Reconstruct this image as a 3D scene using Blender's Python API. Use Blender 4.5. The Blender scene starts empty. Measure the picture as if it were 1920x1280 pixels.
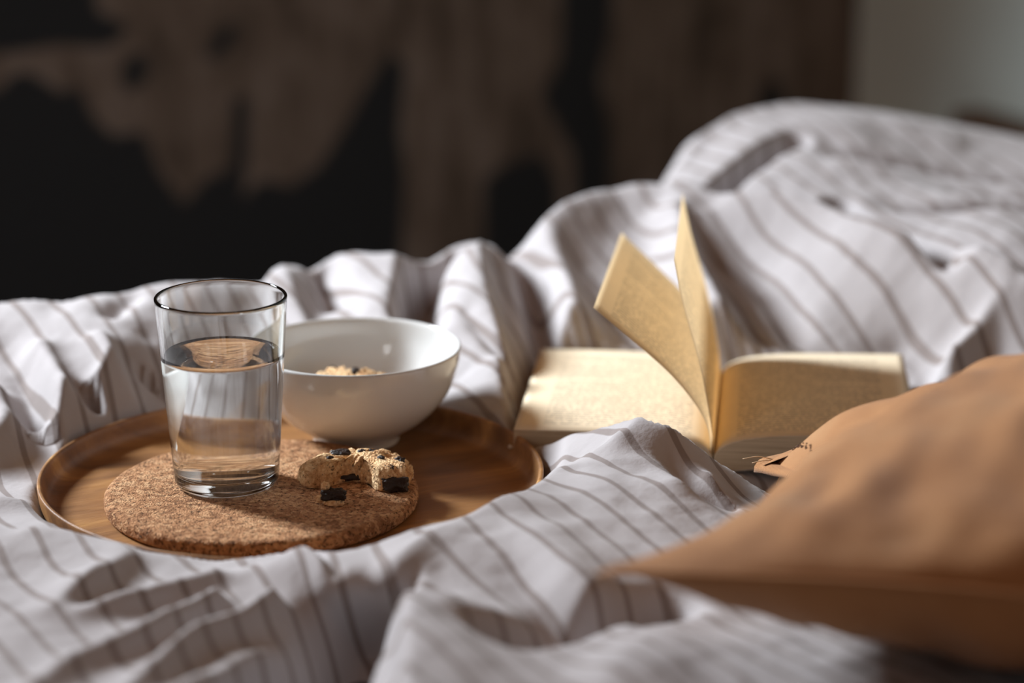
import bpy, bmesh, math, random
import numpy as np
from mathutils import Vector, Matrix, noise as mnoise
from mathutils.bvhtree import BVHTree

scene = bpy.context.scene
col = scene.collection
R = math.radians

# ------------------------------------------------------------------ camera
cam_d = bpy.data.cameras.new('camera')
cam = bpy.data.objects.new('camera', cam_d)
col.objects.link(cam)
cam.location = (0, 0, 1.10)
cam.rotation_euler = (R(90 - 16), 0, 0)
cam_d.sensor_width = 36
cam_d.lens = 85
cam_d.clip_start = 0.05
cam_d.dof.use_dof = True
cam_d.dof.focus_distance = 1.45
cam_d.dof.aperture_fstop = 2.8
scene.camera = cam

# ------------------------------------------------------------------ world, light, exposure
world = bpy.data.worlds.new('world')
scene.world = world
world.use_nodes = True
wb = world.node_tree.nodes['Background']
wb.inputs[0].default_value = (1.0, 0.48, 0.22, 1)
wb.inputs[1].default_value = 0.20

def area_light(name, loc, target, sx, sy, power, color):
    d = bpy.data.lights.new(name, 'AREA')
    d.shape = 'RECTANGLE'; d.size = sx; d.size_y = sy
    d.energy = power; d.color = color
    o = bpy.data.objects.new(name, d); col.objects.link(o)
    o.location = loc
    o.rotation_euler = (Vector(target) - Vector(loc)).to_track_quat('-Z', 'Y').to_euler()
    return o
window_light = area_light('window_light', (-1.46, 2.22, 1.66), (0.08, 1.68, 0.65), 0.34, 0.50, 20, (0.88, 0.94, 1.0))
window_light.data.spread = R(84)     # beam narrowed on purpose so the near side of the bed gets dimmer

side_window_light = area_light('side_window_light', (-1.55, -0.35, 1.75), (-0.1, 1.45, 0.65), 0.30, 0.48, 2.4, (0.95, 0.97, 1.0))

vs = scene.view_settings
vs.view_transform = 'Standard'; vs.look = 'None'; vs.gamma = 1.0
vs.use_curve_mapping = False
vs.exposure = 0.0
scene.cycles.max_bounces = 14
scene.cycles.transmission_bounces = 14

# ------------------------------------------------------------------ helpers
def new_mesh(name, verts, faces, mat=None, parent=None, smooth=True, uv=None):
    me = bpy.data.meshes.new(name)
    me.from_pydata([tuple(v) for v in verts], [], [tuple(f) for f in faces])
    if smooth:
        me.polygons.foreach_set('use_smooth', [True] * len(me.polygons))
    if uv is not None:
        lay = me.uv_layers.new(name='UVMap')
        li = np.empty(len(me.loops), dtype=np.int32)
        me.loops.foreach_get('vertex_index', li)
        lay.data.foreach_set('uv', np.asarray(uv, dtype=np.float32)[li].ravel())
    me.update()
    o = bpy.data.objects.new(name, me)
    col.objects.link(o)
    if mat: me.materials.append(mat)
    if parent: o.parent = parent
    return o

def empty(name, loc):
    o = bpy.data.objects.new(name, None)
    o.empty_display_size = 0.02
    col.objects.link(o); o.location = loc
    return o

def tag(o, label, cat, group=None):
    o['label'] = label; o['category'] = cat
    if group: o['group'] = group
    return o

def structure(o, label=None):
    o['kind'] = 'structure'
    if label: o['label'] = label
    return o

def lathe(profile, seg=96):
    """closed or open profile [(r,z)] spun about z; r==0 points become poles"""
    verts, faces, rows = [], [], []
    for r, z in profile:
        if r < 1e-7:
            rows.append([len(verts)]); verts.append((0, 0, z))
        else:
            rows.append(list(range(len(verts), len(verts) + seg)))
            for k in range(seg):
                t = 2 * math.pi * k / seg
                verts.append((r * math.cos(t), r * math.sin(t), z))
    for a, b in zip(rows[:-1], rows[1:]):
        for k in range(seg):
            k2 = (k + 1) % seg
            if len(a) == 1 and len(b) == 1: continue
            if len(a) == 1: faces.append((a[0], b[k2], b[k]))
            elif len(b) == 1: faces.append((a[k], a[k2], b[0]))
            else: faces.append((a[k], a[k2], b[k2], b[k]))
    return verts, faces

def smooth_profile(pts, n=6):
    """Catmull-Rom through 2-D or 3-D points"""
    P = [np.array(p, float) for p in pts]
    P = [2 * P[0] - P[1]] + P + [2 * P[-1] - P[-2]]
    out = []
    for i in range(1, len(P) - 2):
        for k in range(n):
            t = k / n
            a, b, c, d = P[i - 1], P[i], P[i + 1], P[i + 2]
            out.append(0.5 * (2 * b + (c - a) * t + (2 * a - 5 * b + 4 * c - d) * t * t + (3 * b - a - 3 * c + d) * t ** 3))
    out.append(P[-2])
    return [tuple(p) for p in out]

def tube(pts, r, seg=8):
    verts, faces = [], []
    n = len(pts)
    for i, p in enumerate(pts):
        p = Vector(p)
        d = (Vector(pts[min(i + 1, n - 1)]) - Vector(pts[max(i - 1, 0)])).normalized()
        s = d.cross(Vector((0, 0, 1)))
        if s.length < 1e-4: s = d.cross(Vector((1, 0, 0)))
        s.normalize(); t = s.cross(d)
        rr = r[i] if hasattr(r, '__len__') else r
        for k in range(seg):
            a = 2 * math.pi * k / seg
            verts.append(p + s * (math.cos(a) * rr) + t * (math.sin(a) * rr))
    for i in range(n - 1):
        for k in range(seg):
            k2 = (k + 1) % seg
            faces.append((i * seg + k, i * seg + k2, (i + 1) * seg + k2, (i + 1) * seg + k))
    faces.append(tuple(range(seg))[::-1]); faces.append(tuple(range((n - 1) * seg, n * seg)))
    return verts, faces

def fbm(p, s, o=4):
    return mnoise.fractal(Vector(p) * s, 1.0, 2.0, o)

# ------------------------------------------------------------------ materials
def material(name):
    m = bpy.data.materials.new(name); m.use_nodes = True
    nt = m.node_tree
    bs = nt.nodes['Principled BSDF']
    return m, nt, bs

class NT:
    def __init__(s, nt): s.nt = nt
    def n(s, t, **kw):
        nd = s.nt.nodes.new(t)
        for k, v in kw.items(): setattr(nd, k, v)
        return nd
    def l(s, a, b): s.nt.links.new(a, b)
    def val(s, sock, v):
        if hasattr(v, 'node'): s.l(v, sock)
        else: sock.default_value = v
    def math(s, op, a, b=0.0, c=0.0):
        nd = s.n('ShaderNodeMath', operation=op)
        s.val(nd.inputs[0], a); s.val(nd.inputs[1], b); s.val(nd.inputs[2], c)
        return nd.outputs[0]
    def rng(s, v, a, b, c=0.0, d=1.0):
        nd = s.n('ShaderNodeMapRange', interpolation_type='SMOOTHSTEP')
        s.val(nd.inputs[0], v)
        for i, q in enumerate((a, b, c, d)): nd.inputs[i + 1].default_value = q
        return nd.outputs[0]
    def mix(s, f, a, b, mode='MIX'):
        nd = s.n('ShaderNodeMix', data_type='RGBA', blend_type=mode)
        s.val(nd.inputs[0], f); s.val(nd.inputs[6], a); s.val(nd.inputs[7], b)
        return nd.outputs[2]
    def coords(s, kind='Object', scale=(1, 1, 1), rot=(0, 0, 0)):
        tc = s.n('ShaderNodeTexCoord'); mp = s.n('ShaderNodeMapping')
        mp.inputs['Scale'].default_value = scale; mp.inputs['Rotation'].default_value = rot
        s.l(tc.outputs[kind], mp.inputs[0]); return mp.outputs[0]
    def noise(s, vec, scale, detail=4, rough=.55, dist=0.0):
        nd = s.n('ShaderNodeTexNoise')
        s.l(vec, nd.inputs['Vector']); nd.inputs['Scale'].default_value = scale
        nd.inputs['Detail'].default_value = detail; nd.inputs['Roughness'].default_value = rough
        nd.inputs['Distortion'].default_value = dist
        return nd.outputs[0]
    def voronoi(s, vec, scale, feature='F1', out=0):
        nd = s.n('ShaderNodeTexVoronoi', feature=feature)
        s.l(vec, nd.inputs['Vector']); nd.inputs['Scale'].default_value = scale
        return nd.outputs[out]
    def ramp(s, f, stops):
        nd = s.n('ShaderNodeValToRGB')
        s.val(nd.inputs[0], f)
        el = nd.color_ramp.elements
        while len(el) < len(stops): el.new(0.5)
        for e, (p, c) in zip(el, stops): e.position = p; e.color = (*c, 1)
        return nd.outputs[0]
    def bump(s, h, strength, dist, normal=None):
        nd = s.n('ShaderNodeBump')
        nd.inputs['Strength'].default_value = strength; nd.inputs['Distance'].default_value = dist
        s.l(h, nd.inputs['Height'])
        if normal: s.l(normal, nd.inputs['Normal'])
        return nd.outputs[0]

def mat_duvet():
    m, nt, bs = material('striped_cotton'); k = NT(nt)
    uv = k.n('ShaderNodeUVMap').outputs[0]
    sep = k.n('ShaderNodeSeparateXYZ'); k.l(uv, sep.inputs[0])
    f = k.math('FRACT', k.math('DIVIDE', sep.outputs[0], 0.0225))
    d = k.math('ABSOLUTE', k.math('SUBTRACT', f, 0.5))
    mask = k.rng(d, 0.075, 0.115, 1.0, 0.0)
    nz = k.noise(uv, 45, 3)
    base = k.mix(nz, (0.42, 0.395, 0.40, 1), (0.475, 0.45, 0.455, 1))
    c = k.mix(k.math('MULTIPLY', mask, 0.72), base, (0.19, 0.148, 0.13, 1))
    k.l(c, bs.inputs['Base Color'])
    bs.inputs['Roughness'].default_value = 0.85
    bs.inputs['Specular IOR Level'].default_value = 0.2
    bs.inputs['Sheen Weight'].default_value = 0.12
    fine = k.noise(k.coords('Object'), 260, 3)
    k.l(k.bump(fine, 0.25, 0.0012), bs.inputs['Normal'])
    return m

def mat_plain(name, color, rough=0.6, nscale=30, var=0.15, bump=0.0, bscale=200):
    m, nt, bs = material(name); k = NT(nt)
    oc = k.coords('Object')
    nz = k.noise(oc, nscale, 4)
    lo = tuple(c * (1 - var) for c in color); hi = tuple(min(1, c * (1 + var)) for c in color)
    k.l(k.ramp(nz, [(0.3, lo), (0.7, hi)]), bs.inputs['Base Color'])
    bs.inputs['Roughness'].default_value = rough
    if bump:
        k.l(k.bump(k.noise(oc, bscale, 4), bump, 0.002), bs.inputs['Normal'])
    return m

def mat_wood(name, stops, rot, scale=(1, 1, 1), rough=0.45, grain=220, streak=6):
    m, nt, bs = material(name); k = NT(nt)
    base = k.coords('Object', rot=(0, 0, rot))
    mp = k.n('ShaderNodeMapping'); k.l(base, mp.inputs[0]); mp.inputs['Scale'].default_value = (1.0, streak, 4.0)
    big = k.noise(mp.outputs[0], 5.0, 5, 0.6, 0.9)
    mp2 = k.n('ShaderNodeMapping'); k.l(base, mp2.inputs[0]); mp2.inputs['Scale'].default_value = (1.0, 14, 8.0)
    fine = k.noise(mp2.outputs[0], grain / 4, 4, 0.65)
    f = k.math('ADD', k.math('MULTIPLY', big, 0.86), k.math('MULTIPLY', fine, 0.14))
    k.l(k.ramp(f, stops), bs.inputs['Base Color'])
    k.l(k.rng(fine, 0.2, 0.8, rough - .06, rough + .1), bs.inputs['Roughness'])
    k.l(k.bump(fine, 0.25, 0.0008), bs.inputs['Normal'])
    return m

def mat_cork():
    m, nt, bs = material('cork'); k = NT(nt)
    oc = k.coords('Object')
    v = k.n('ShaderNodeTexVoronoi', feature='F1'); k.l(oc, v.inputs['Vector']); v.inputs['Scale'].default_value = 330
    cells = k.n('ShaderNodeSeparateColor'); k.l(v.outputs['Color'], cells.inputs[0])
    edge = k.voronoi(oc, 480, 'DISTANCE_TO_EDGE')
    nz = k.noise(oc, 30, 4)
    big = k.noise(oc, 700, 4, 0.7)
    f = k.math('ADD', k.math('MULTIPLY', cells.outputs[0], 0.45), k.math('MULTIPLY', nz, 0.55))
    c = k.ramp(f, [(0.2, (0.25, 0.115, 0.052)), (0.5, (0.49, 0.250, 0.120)), (0.8, (0.68, 0.41, 0.22))])
    pits = k.rng(k.noise(oc, 480, 4, 0.65), 0.54, 0.62)
    c = k.mix(k.math('MULTIPLY', pits, 0.8), c, (0.055, 0.026, 0.013, 1))
    k.l(c, bs.inputs['Base Color'])
    bs.inputs['Roughness'].default_value = 0.9
    bs.inputs['Specular IOR Level'].default_value = 0.2
    h = k.math('ADD', k.rng(edge, 0.0, 0.25), k.math('SUBTRACT', big, k.math('MULTIPLY', pits, 1.5)))
    k.l(k.bump(h, 0.6, 0.0009), bs.inputs['Normal'])
    return m

def mat_glass(name, ior, color=(1, 1, 1, 1)):
    m, nt, bs = material(name)
    bs.inputs['Base Color'].default_value = color
    bs.inputs['Roughness'].default_value = 0.0
    bs.inputs['IOR'].default_value = ior
    bs.inputs['Transmission Weight'].default_value = 1.0
    return m

def mat_ceramic():
    m, nt, bs = material('white_glazed_ceramic'); k = NT(nt)
    nz = k.noise(k.coords('Object'), 18, 2)
    k.l(k.ramp(nz, [(0.3, (0.72, 0.73, 0.72)), (0.7, (0.76, 0.77, 0.76))]), bs.inputs['Base Color'])
    bs.inputs['Roughness'].default_value = 0.09
    bs.inputs['Coat Weight'].default_value = 0.3; bs.inputs['Coat Roughness'].default_value = 0.03
    return m

def mat_dough():
    m, nt, bs = material('baked_cookie_dough'); k = NT(nt)
    oc = k.coords('Object')
    a = k.noise(oc, 120, 5, 0.6); b = k.noise(oc, 420, 4, 0.65)
    crumb = k.voronoi(oc, 620)
    f = k.math('ADD', k.math('MULTIPLY', a, 0.5), k.math('MULTIPLY', b, 0.5))
    c = k.ramp(f, [(0.32, (0.32, 0.135, 0.050)), (0.45, (0.74, 0.43, 0.195)), (0.57, (0.95, 0.68, 0.38))])
    spots = k.rng(k.noise(oc, 330, 3, 0.6), 0.62, 0.68)
    c = k.mix(k.math('MULTIPLY', spots, 0.75), c, (0.10, 0.042, 0.018, 1))
    k.l(c, bs.inputs['Base Color'])
    bs.inputs['Roughness'].default_value = 0.85
    h = k.math('SUBTRACT', k.math('ADD', f, k.math('MULTIPLY', crumb, 0.35)), k.math('MULTIPLY', spots, 0.3))
    k.l(k.bump(h, 1.0, 0.0024), bs.inputs['Normal'])
    return m

def mat_page(name, paper, ink=0.26, translucent=0.68):
    m, nt, bs = material(name); k = NT(nt)
    uv = k.n('ShaderNodeUVMap').outputs[0]
    sep = k.n('ShaderNodeSeparateXYZ'); k.l(uv, sep.inputs[0])
    u, v = sep.outputs[0], sep.outputs[1]
    inside = k.math('MULTIPLY', k.math('MULTIPLY', k.rng(u, 0.0175, 0.0185), k.rng(u, 0.113, 0.1135, 1, 0)),
                    k.math('MULTIPLY', k.rng(v, 0.0150, 0.0155), k.rng(v, 0.1760, 0.1765, 1, 0)))
    row = k.math('DIVIDE', v, 0.0047)
    line = k.rng(k.math('ABSOLUTE', k.math('SUBTRACT', k.math('FRACT', row), 0.5)), 0.22, 0.30, 1, 0)
    comb = k.n('ShaderNodeCombineXYZ')
    k.l(k.math('MULTIPLY', u, 420), comb.inputs[0]); k.l(k.math('MULTIPLY', k.math('FLOOR', row), 7.3), comb.inputs[1])
    letters = k.rng(k.noise(comb.outputs[0], 1.0, 2, 0.6), 0.40, 0.52)
    # short last lines of paragraphs
    comb2 = k.n('ShaderNodeCombineXYZ'); k.l(k.math('FLOOR', row), comb2.inputs[0])
    wn = k.n('ShaderNodeTexWhiteNoise', noise_dimensions='1D'); k.l(k.math('FLOOR', row), wn.inputs['W'])
    short = k.math('SUBTRACT', 1.0, k.math('MULTIPLY', k.math('GREATER_THAN', wn.outputs[0], 0.86), k.math('GREATER_THAN', u, 0.07)))
    inkm = k.math('MULTIPLY', k.math('MULTIPLY', inside, line), k.math('MULTIPLY', letters, short))
    nz = k.noise(uv, 60, 4)
    pc = k.ramp(nz, [(0.3, tuple(c * 0.94 for c in paper)), (0.7, paper)])
    c = k.mix(k.math('MULTIPLY', inkm, ink * 2.0), pc, (0.09, 0.075, 0.06, 1))
    k.l(c, bs.inputs['Base Color'])
    bs.inputs['Roughness'].default_value = 0.8
    bs.inputs['Specular IOR Level'].default_value = 0.15
    tr = k.n('ShaderNodeBsdfTranslucent'); k.l(k.mix(k.math('MULTIPLY', inkm, ink), (0.98, 0.86, 0.66, 1), (0.2, 0.17, 0.12, 1)), tr.inputs[0])
    mx = k.n('ShaderNodeMixShader'); mx.inputs[0].default_value = translucent
    k.l(bs.outputs[0], mx.inputs[1]); k.l(tr.outputs[0], mx.inputs[2])
    k.l(mx.outputs[0], nt.nodes['Material Output'].inputs[0])
    return m

def mat_page_edges():
    m, nt, bs = material('stacked_page_edges'); k = NT(nt)
    oc = k.coords('Object', scale=(6, 6, 900))
    nz = k.noise(oc, 2.2, 4, 0.6)
    k.l(k.ramp(nz, [(0.3, (0.34, 0.24, 0.15)), (0.5, (0.56, 0.43, 0.28)), (0.7, (0.66, 0.53, 0.36))]), bs.inputs['Base Color'])
    bs.inputs['Roughness'].default_value = 0.9
    k.l(k.bump(nz, 0.5, 0.001), bs.inputs['Normal'])
    return m

def mat_linen():
    m, nt, bs = material('tan_linen'); k = NT(nt)
    uv = k.n('ShaderNodeUVMap').outputs[0]
    sep = k.n('ShaderNodeSeparateXYZ'); k.l(uv, sep.inputs[0])
    w = 2 * math.pi / 0.0023
    jit = k.math('MULTIPLY', k.noise(uv, 90, 2), 3.0)
    a = k.math('SINE', k.math('ADD', k.math('MULTIPLY', sep.outputs[0], w), jit))
    b = k.math('SINE', k.math('ADD', k.math('MULTIPLY', sep.outputs[1], w), jit))
    weave = k.math('MULTIPLY', a, b)
    slub = k.noise(uv, 14, 5, 0.6)
    c = k.ramp(slub, [(0.3, (0.46, 0.215, 0.085)), (0.55, (0.58, 0.295, 0.128)), (0.75, (0.66, 0.38, 0.185))])
    c = k.mix(k.rng(weave, -0.8, 0.6, 0.8, 0.0), c, (0.17, 0.075, 0.030, 1))
    k.l(c, bs.inputs['Base Color'])
    bs.inputs['Roughness'].default_value = 0.9
    bs.inputs['Specular IOR Level'].default_value = 0.15
    bs.inputs['Sheen Weight'].default_value = 0.2
    k.l(k.bump(weave, 0.5, 0.0004), bs.inputs['Normal'])
    return m

def mat_worn_wall():
    m, nt, bs = material('worn_brown_and_black_finish'); k = NT(nt)
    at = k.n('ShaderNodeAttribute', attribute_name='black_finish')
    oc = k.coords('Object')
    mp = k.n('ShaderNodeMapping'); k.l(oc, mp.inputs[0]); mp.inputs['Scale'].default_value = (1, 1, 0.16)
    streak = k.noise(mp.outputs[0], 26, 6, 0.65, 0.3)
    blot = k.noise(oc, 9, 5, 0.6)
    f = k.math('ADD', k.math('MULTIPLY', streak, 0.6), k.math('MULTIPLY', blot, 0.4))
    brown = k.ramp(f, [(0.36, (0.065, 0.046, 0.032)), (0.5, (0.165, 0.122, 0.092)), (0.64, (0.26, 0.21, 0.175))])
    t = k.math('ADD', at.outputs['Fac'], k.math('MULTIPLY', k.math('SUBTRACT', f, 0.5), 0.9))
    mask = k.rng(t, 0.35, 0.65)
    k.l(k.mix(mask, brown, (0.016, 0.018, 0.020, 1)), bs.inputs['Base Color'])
    bs.inputs['Roughness'].default_value = 0.85
    k.l(k.bump(f, 0.5, 0.004), bs.inputs['Normal'])
    return m

M_duvet = mat_duvet()
M_sheet = mat_plain('grey_cotton', (0.10, 0.105, 0.12), 0.9, 40, 0.1, 0.2)
M_mattress = mat_plain('mattress_ticking', (0.30, 0.29, 0.28), 0.9)
M_tray = mat_wood('mango_wood', [(0.32, (0.13, 0.058, 0.021)), (0.47, (0.27, 0.125, 0.043)), (0.58, (0.37, 0.18, 0.060)), (0.66, (0.58, 0.32, 0.11))], R(-28))
M_bedwood = mat_wood('brown_bed_wood', [(0.3, (0.07, 0.035, 0.016)), (0.7, (0.17, 0.09, 0.045))], 0)
M_cork = mat_cork()
M_glass = mat_glass('clear_glass', 1.5, (0.97, 0.99, 0.985, 1))
M_water = mat_glass('water', 1.333)
M_ceramic = mat_ceramic()
M_dough = mat_dough()
M_choc = mat_plain('dark_chocolate', (0.020, 0.010, 0.007), 0.45, 300, 0.5, 0.5, 500)
M_page = mat_page('yellowed_printed_paper', (0.84, 0.69, 0.46))
M_leaf = mat_page('yellowed_printed_paper_on_the_block', (0.90, 0.76, 0.55), 0.22, 0.0)
M_edges = mat_page_edges()
M_cover = mat_plain('pale_card_cover', (0.62, 0.55, 0.45), 0.5)
M_linen = mat_linen()
M_thread = mat_plain('linen_thread', (0.60, 0.42, 0.25), 0.9)
M_stitch = mat_plain('dark_stitching', (0.10, 0.05, 0.03), 0.9)
M_worn = mat_worn_wall()
M_pale = mat_plain('pale_grey_green_plaster', (0.70, 0.83, 0.80), 0.9, 3, 0.06, 0.1, 60)
M_light_block = mat_plain('light_block_brown', (0.16, 0.11, 0.08), 0.9, 3, 0.06, 0.1, 60)
M_floor = mat_wood('dark_floorboards', [(0.3, (0.03, 0.02, 0.014)), (0.7, (0.08, 0.05, 0.03))], R(27.5))

# ------------------------------------------------------------------ the room (bed frame axes: a along the far bed edge, b away over it)
BA = R(27.5)
E1 = np.array((math.cos(BA), math.sin(BA))); E2 = np.array((-math.sin(BA), math.cos(BA)))
def bed(a, b, z): return (a * E1[0] + b * E2[0], a * E1[1] + b * E2[1], z)

def box_ab(name, a0, a1, b0, b1, z0, z1, mat, bevel=0.0, seg=3, parent=None):
    bm = bmesh.new()
    vs_ = [bm.verts.new(bed(a, b, z)) for z in (z0, z1) for (a, b) in ((a0, b0), (a1, b0), (a1, b1), (a0, b1))]
    for f in ((3, 2, 1, 0), (4, 5, 6, 7), (0, 1, 5, 4), (1, 2, 6, 5), (2, 3, 7, 6), (3, 0, 4, 7)):
        bm.faces.new([vs_[i] for i in f])
    if bevel:
        bmesh.ops.bevel(bm, geom=bm.edges[:], offset=bevel, segments=seg, affect='EDGES', profile=0.5)
    me = bpy.data.meshes.new(name); bm.to_mesh(me); bm.free()
    me.materials.append(mat)
    if bevel: me.polygons.foreach_set('use_smooth', [True] * len(me.polygons))
    o = bpy.data.objects.new(name, me); col.objects.link(o)
    if parent: o.parent = parent
    return o

WB = 2.90
structure(box_ab('floor', -3.2, 3.4, -1.2, 3.4, -0.05, 0.0, M_floor), 'dark floor beside the bed')
structure(box_ab('wall_front_light_block', -3.2, 3.4, -1.30, -1.20, 0, 2.6, M_light_block), 'unseen brown wall added behind the viewer to block ambient light')  # unseen, added to keep ambient light off surfaces facing the viewer
WALL_END = (2.0806,0.5273)[0]
structure(box_ab('wall_right', WALL_END, WALL_END + 0.1, -1.2, WB + 0.08, 0, 2.6, M_pale), 'pale grey-green plaster wall at the far right')

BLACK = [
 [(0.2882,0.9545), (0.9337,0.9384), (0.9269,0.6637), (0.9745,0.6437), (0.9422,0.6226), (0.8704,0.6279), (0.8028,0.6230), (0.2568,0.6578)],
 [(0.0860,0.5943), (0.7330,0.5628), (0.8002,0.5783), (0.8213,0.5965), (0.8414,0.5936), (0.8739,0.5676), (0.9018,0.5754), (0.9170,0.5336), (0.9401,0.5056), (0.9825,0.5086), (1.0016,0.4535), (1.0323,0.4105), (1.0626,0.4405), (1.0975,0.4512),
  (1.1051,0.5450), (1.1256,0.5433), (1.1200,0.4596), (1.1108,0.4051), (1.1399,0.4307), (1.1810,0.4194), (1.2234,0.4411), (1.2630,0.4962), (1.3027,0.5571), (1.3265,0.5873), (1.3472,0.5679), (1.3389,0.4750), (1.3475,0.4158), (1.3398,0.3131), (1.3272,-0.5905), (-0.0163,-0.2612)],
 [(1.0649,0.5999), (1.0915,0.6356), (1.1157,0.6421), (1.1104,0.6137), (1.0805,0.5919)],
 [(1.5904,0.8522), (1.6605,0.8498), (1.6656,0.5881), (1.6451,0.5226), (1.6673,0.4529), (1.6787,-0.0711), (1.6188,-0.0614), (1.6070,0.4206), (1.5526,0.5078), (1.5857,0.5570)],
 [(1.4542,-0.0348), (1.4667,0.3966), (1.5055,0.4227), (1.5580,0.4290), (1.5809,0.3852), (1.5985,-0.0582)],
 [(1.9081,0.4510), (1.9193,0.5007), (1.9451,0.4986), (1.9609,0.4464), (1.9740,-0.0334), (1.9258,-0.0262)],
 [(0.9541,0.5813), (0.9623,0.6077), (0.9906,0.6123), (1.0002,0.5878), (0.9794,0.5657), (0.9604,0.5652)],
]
def worn_wall():
    a0, a1, z0, z1 = -1.6, WALL_END, 0.0, 2.4
    na, nz_ = 300, 220
    A, Z = np.meshgrid(np.linspace(a0, a1, na), np.linspace(z0, z1, nz_))
    best = np.full(A.shape, -1e9)
    for bi, poly in enumerate(BLACK):
        inside = np.zeros(A.shape, bool); dist = np.full(A.shape, 1e9)
        n = len(poly)
        for i in range(n):
            x0, y0 = poly[i]; x1, y1 = poly[(i + 1) % n]
            cross = ((y0 > Z) != (y1 > Z)) & (A < (x1 - x0) * (Z - y0) / (y1 - y0 + 1e-12) + x0)
            inside ^= cross
            dx, dy = x1 - x0, y1 - y0
            t = np.clip(((A - x0) * dx + (Z - y0) * dy) / (dx * dx + dy * dy), 0, 1)
            dist = np.minimum(dist, np.hypot(A - x0 - t * dx, Z - y0 - t * dy))
        sd = np.where(inside, dist, -dist)
        if bi == 6: sd = np.minimum(sd, 0.004)
        best = np.maximum(best, sd)
    mask = np.clip(0.5 + best / 0.03, 0, 1)
    verts = [bed(a, WB, z) for a, z in zip(A.ravel(), Z.ravel())]
    idx = np.arange(na * nz_).reshape(nz_, na)
    faces = np.stack([idx[:-1, :-1], idx[:-1, 1:], idx[1:, 1:], idx[1:, :-1]], -1).reshape(-1, 4).tolist()
    # give it thickness: back and end faces
    nb = len(verts)
    for (a, z) in ((a0, z0), (a1, z0), (a1, z1), (a0, z1)): verts.append(bed(a, WB + 0.08, z))
    c = [int(idx[0, 0]), int(idx[0, -1]), int(idx[-1, -1]), int(idx[-1, 0])]
    faces += [(nb + 3, nb + 2, nb + 1, nb)] + [(c[i], nb + i, nb + (i + 1) % 4, c[(i + 1) % 4]) for i in range(4)]
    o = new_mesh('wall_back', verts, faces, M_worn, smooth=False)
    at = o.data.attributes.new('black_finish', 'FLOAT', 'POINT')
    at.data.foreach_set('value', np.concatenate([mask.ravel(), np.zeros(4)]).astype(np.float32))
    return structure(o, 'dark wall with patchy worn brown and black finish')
worn_wall()

# ------------------------------------------------------------------ bed
EDGE_B = 1.74
bed_root = empty('bed', bed(0.75, 0.75, 0))
tag(bed_root, 'bed with wooden frame under the striped duvet', 'bed')
def bed_part(o):
    o.parent = bed_root; o.matrix_parent_inverse = bed_root.matrix_world.inverted(); return o
bpy.context.view_layer.update()
bed_part(box_ab('mattress', -0.25, 1.62, 0.12, EDGE_B - 0.02, 0.34, 0.568, M_mattress, 0.035, 4))
bed_part(box_ab('bed_frame', -0.30, 1.66, 0.06, EDGE_B + 0.02, 0.20, 0.36, M_bedwood, 0.008, 2))
for a in (-0.26, 1.60):
    for b in (0.10, EDGE_B - 0.03):
        bed_part(box_ab('bed_leg', a - .03, a + .03, b - .03, b + .03, 0.0, 0.20, M_bedwood, 0.005, 2))
ledge = empty('wooden_ledge', bed(WALL_END - 0.13, 1.2, 0.0))
tag(ledge, 'low brown wooden ledge glimpsed behind the duvet at the far right', 'ledge')
bpy.context.view_layer.update()
for nm, aa, zz in (('ledge_body', 0.045, (0.0, 0.470)), ('ledge_top', 0.055, (0.470, 0.497))):
    o = box_ab(nm, WALL_END - aa, WALL_END - 0.002, 0.2, 2.60, zz[0], zz[1], M_bedwood, 0.004, 2)
    o.parent = ledge; o.matrix_parent_inverse = ledge.matrix_world.inverted()

sheet = box_ab('fitted_sheet', -0.255, 1.625, 0.115, EDGE_B - 0.012, 0.40, 0.574, M_sheet, 0.035, 4)
tag(sheet, 'plain dark grey fitted sheet glimpsed in gaps of the duvet', 'sheet')

# ------------------------------------------------------------------ tray
TRAY = (-0.135, 1.407, 0.590)
prof = [(0.0, 0.0)] + smooth_profile([(0.135, 0.0), (0.1455, 0.003), (0.1525, 0.0125), (0.1545, 0.0235), (0.1535, 0.0255), (0.1515, 0.0240), (0.1490, 0.0150), (0.1430, 0.0105), (0.130, 0.0100)], 5) + [(0.0, 0.010)]
v_, f_ = lathe(prof, 160)
tray = new_mesh('serving_tray', v_, f_, M_tray); tray.location = TRAY
tag(tray, 'round wooden serving tray with raised rim lying on the duvet', 'tray')

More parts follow.
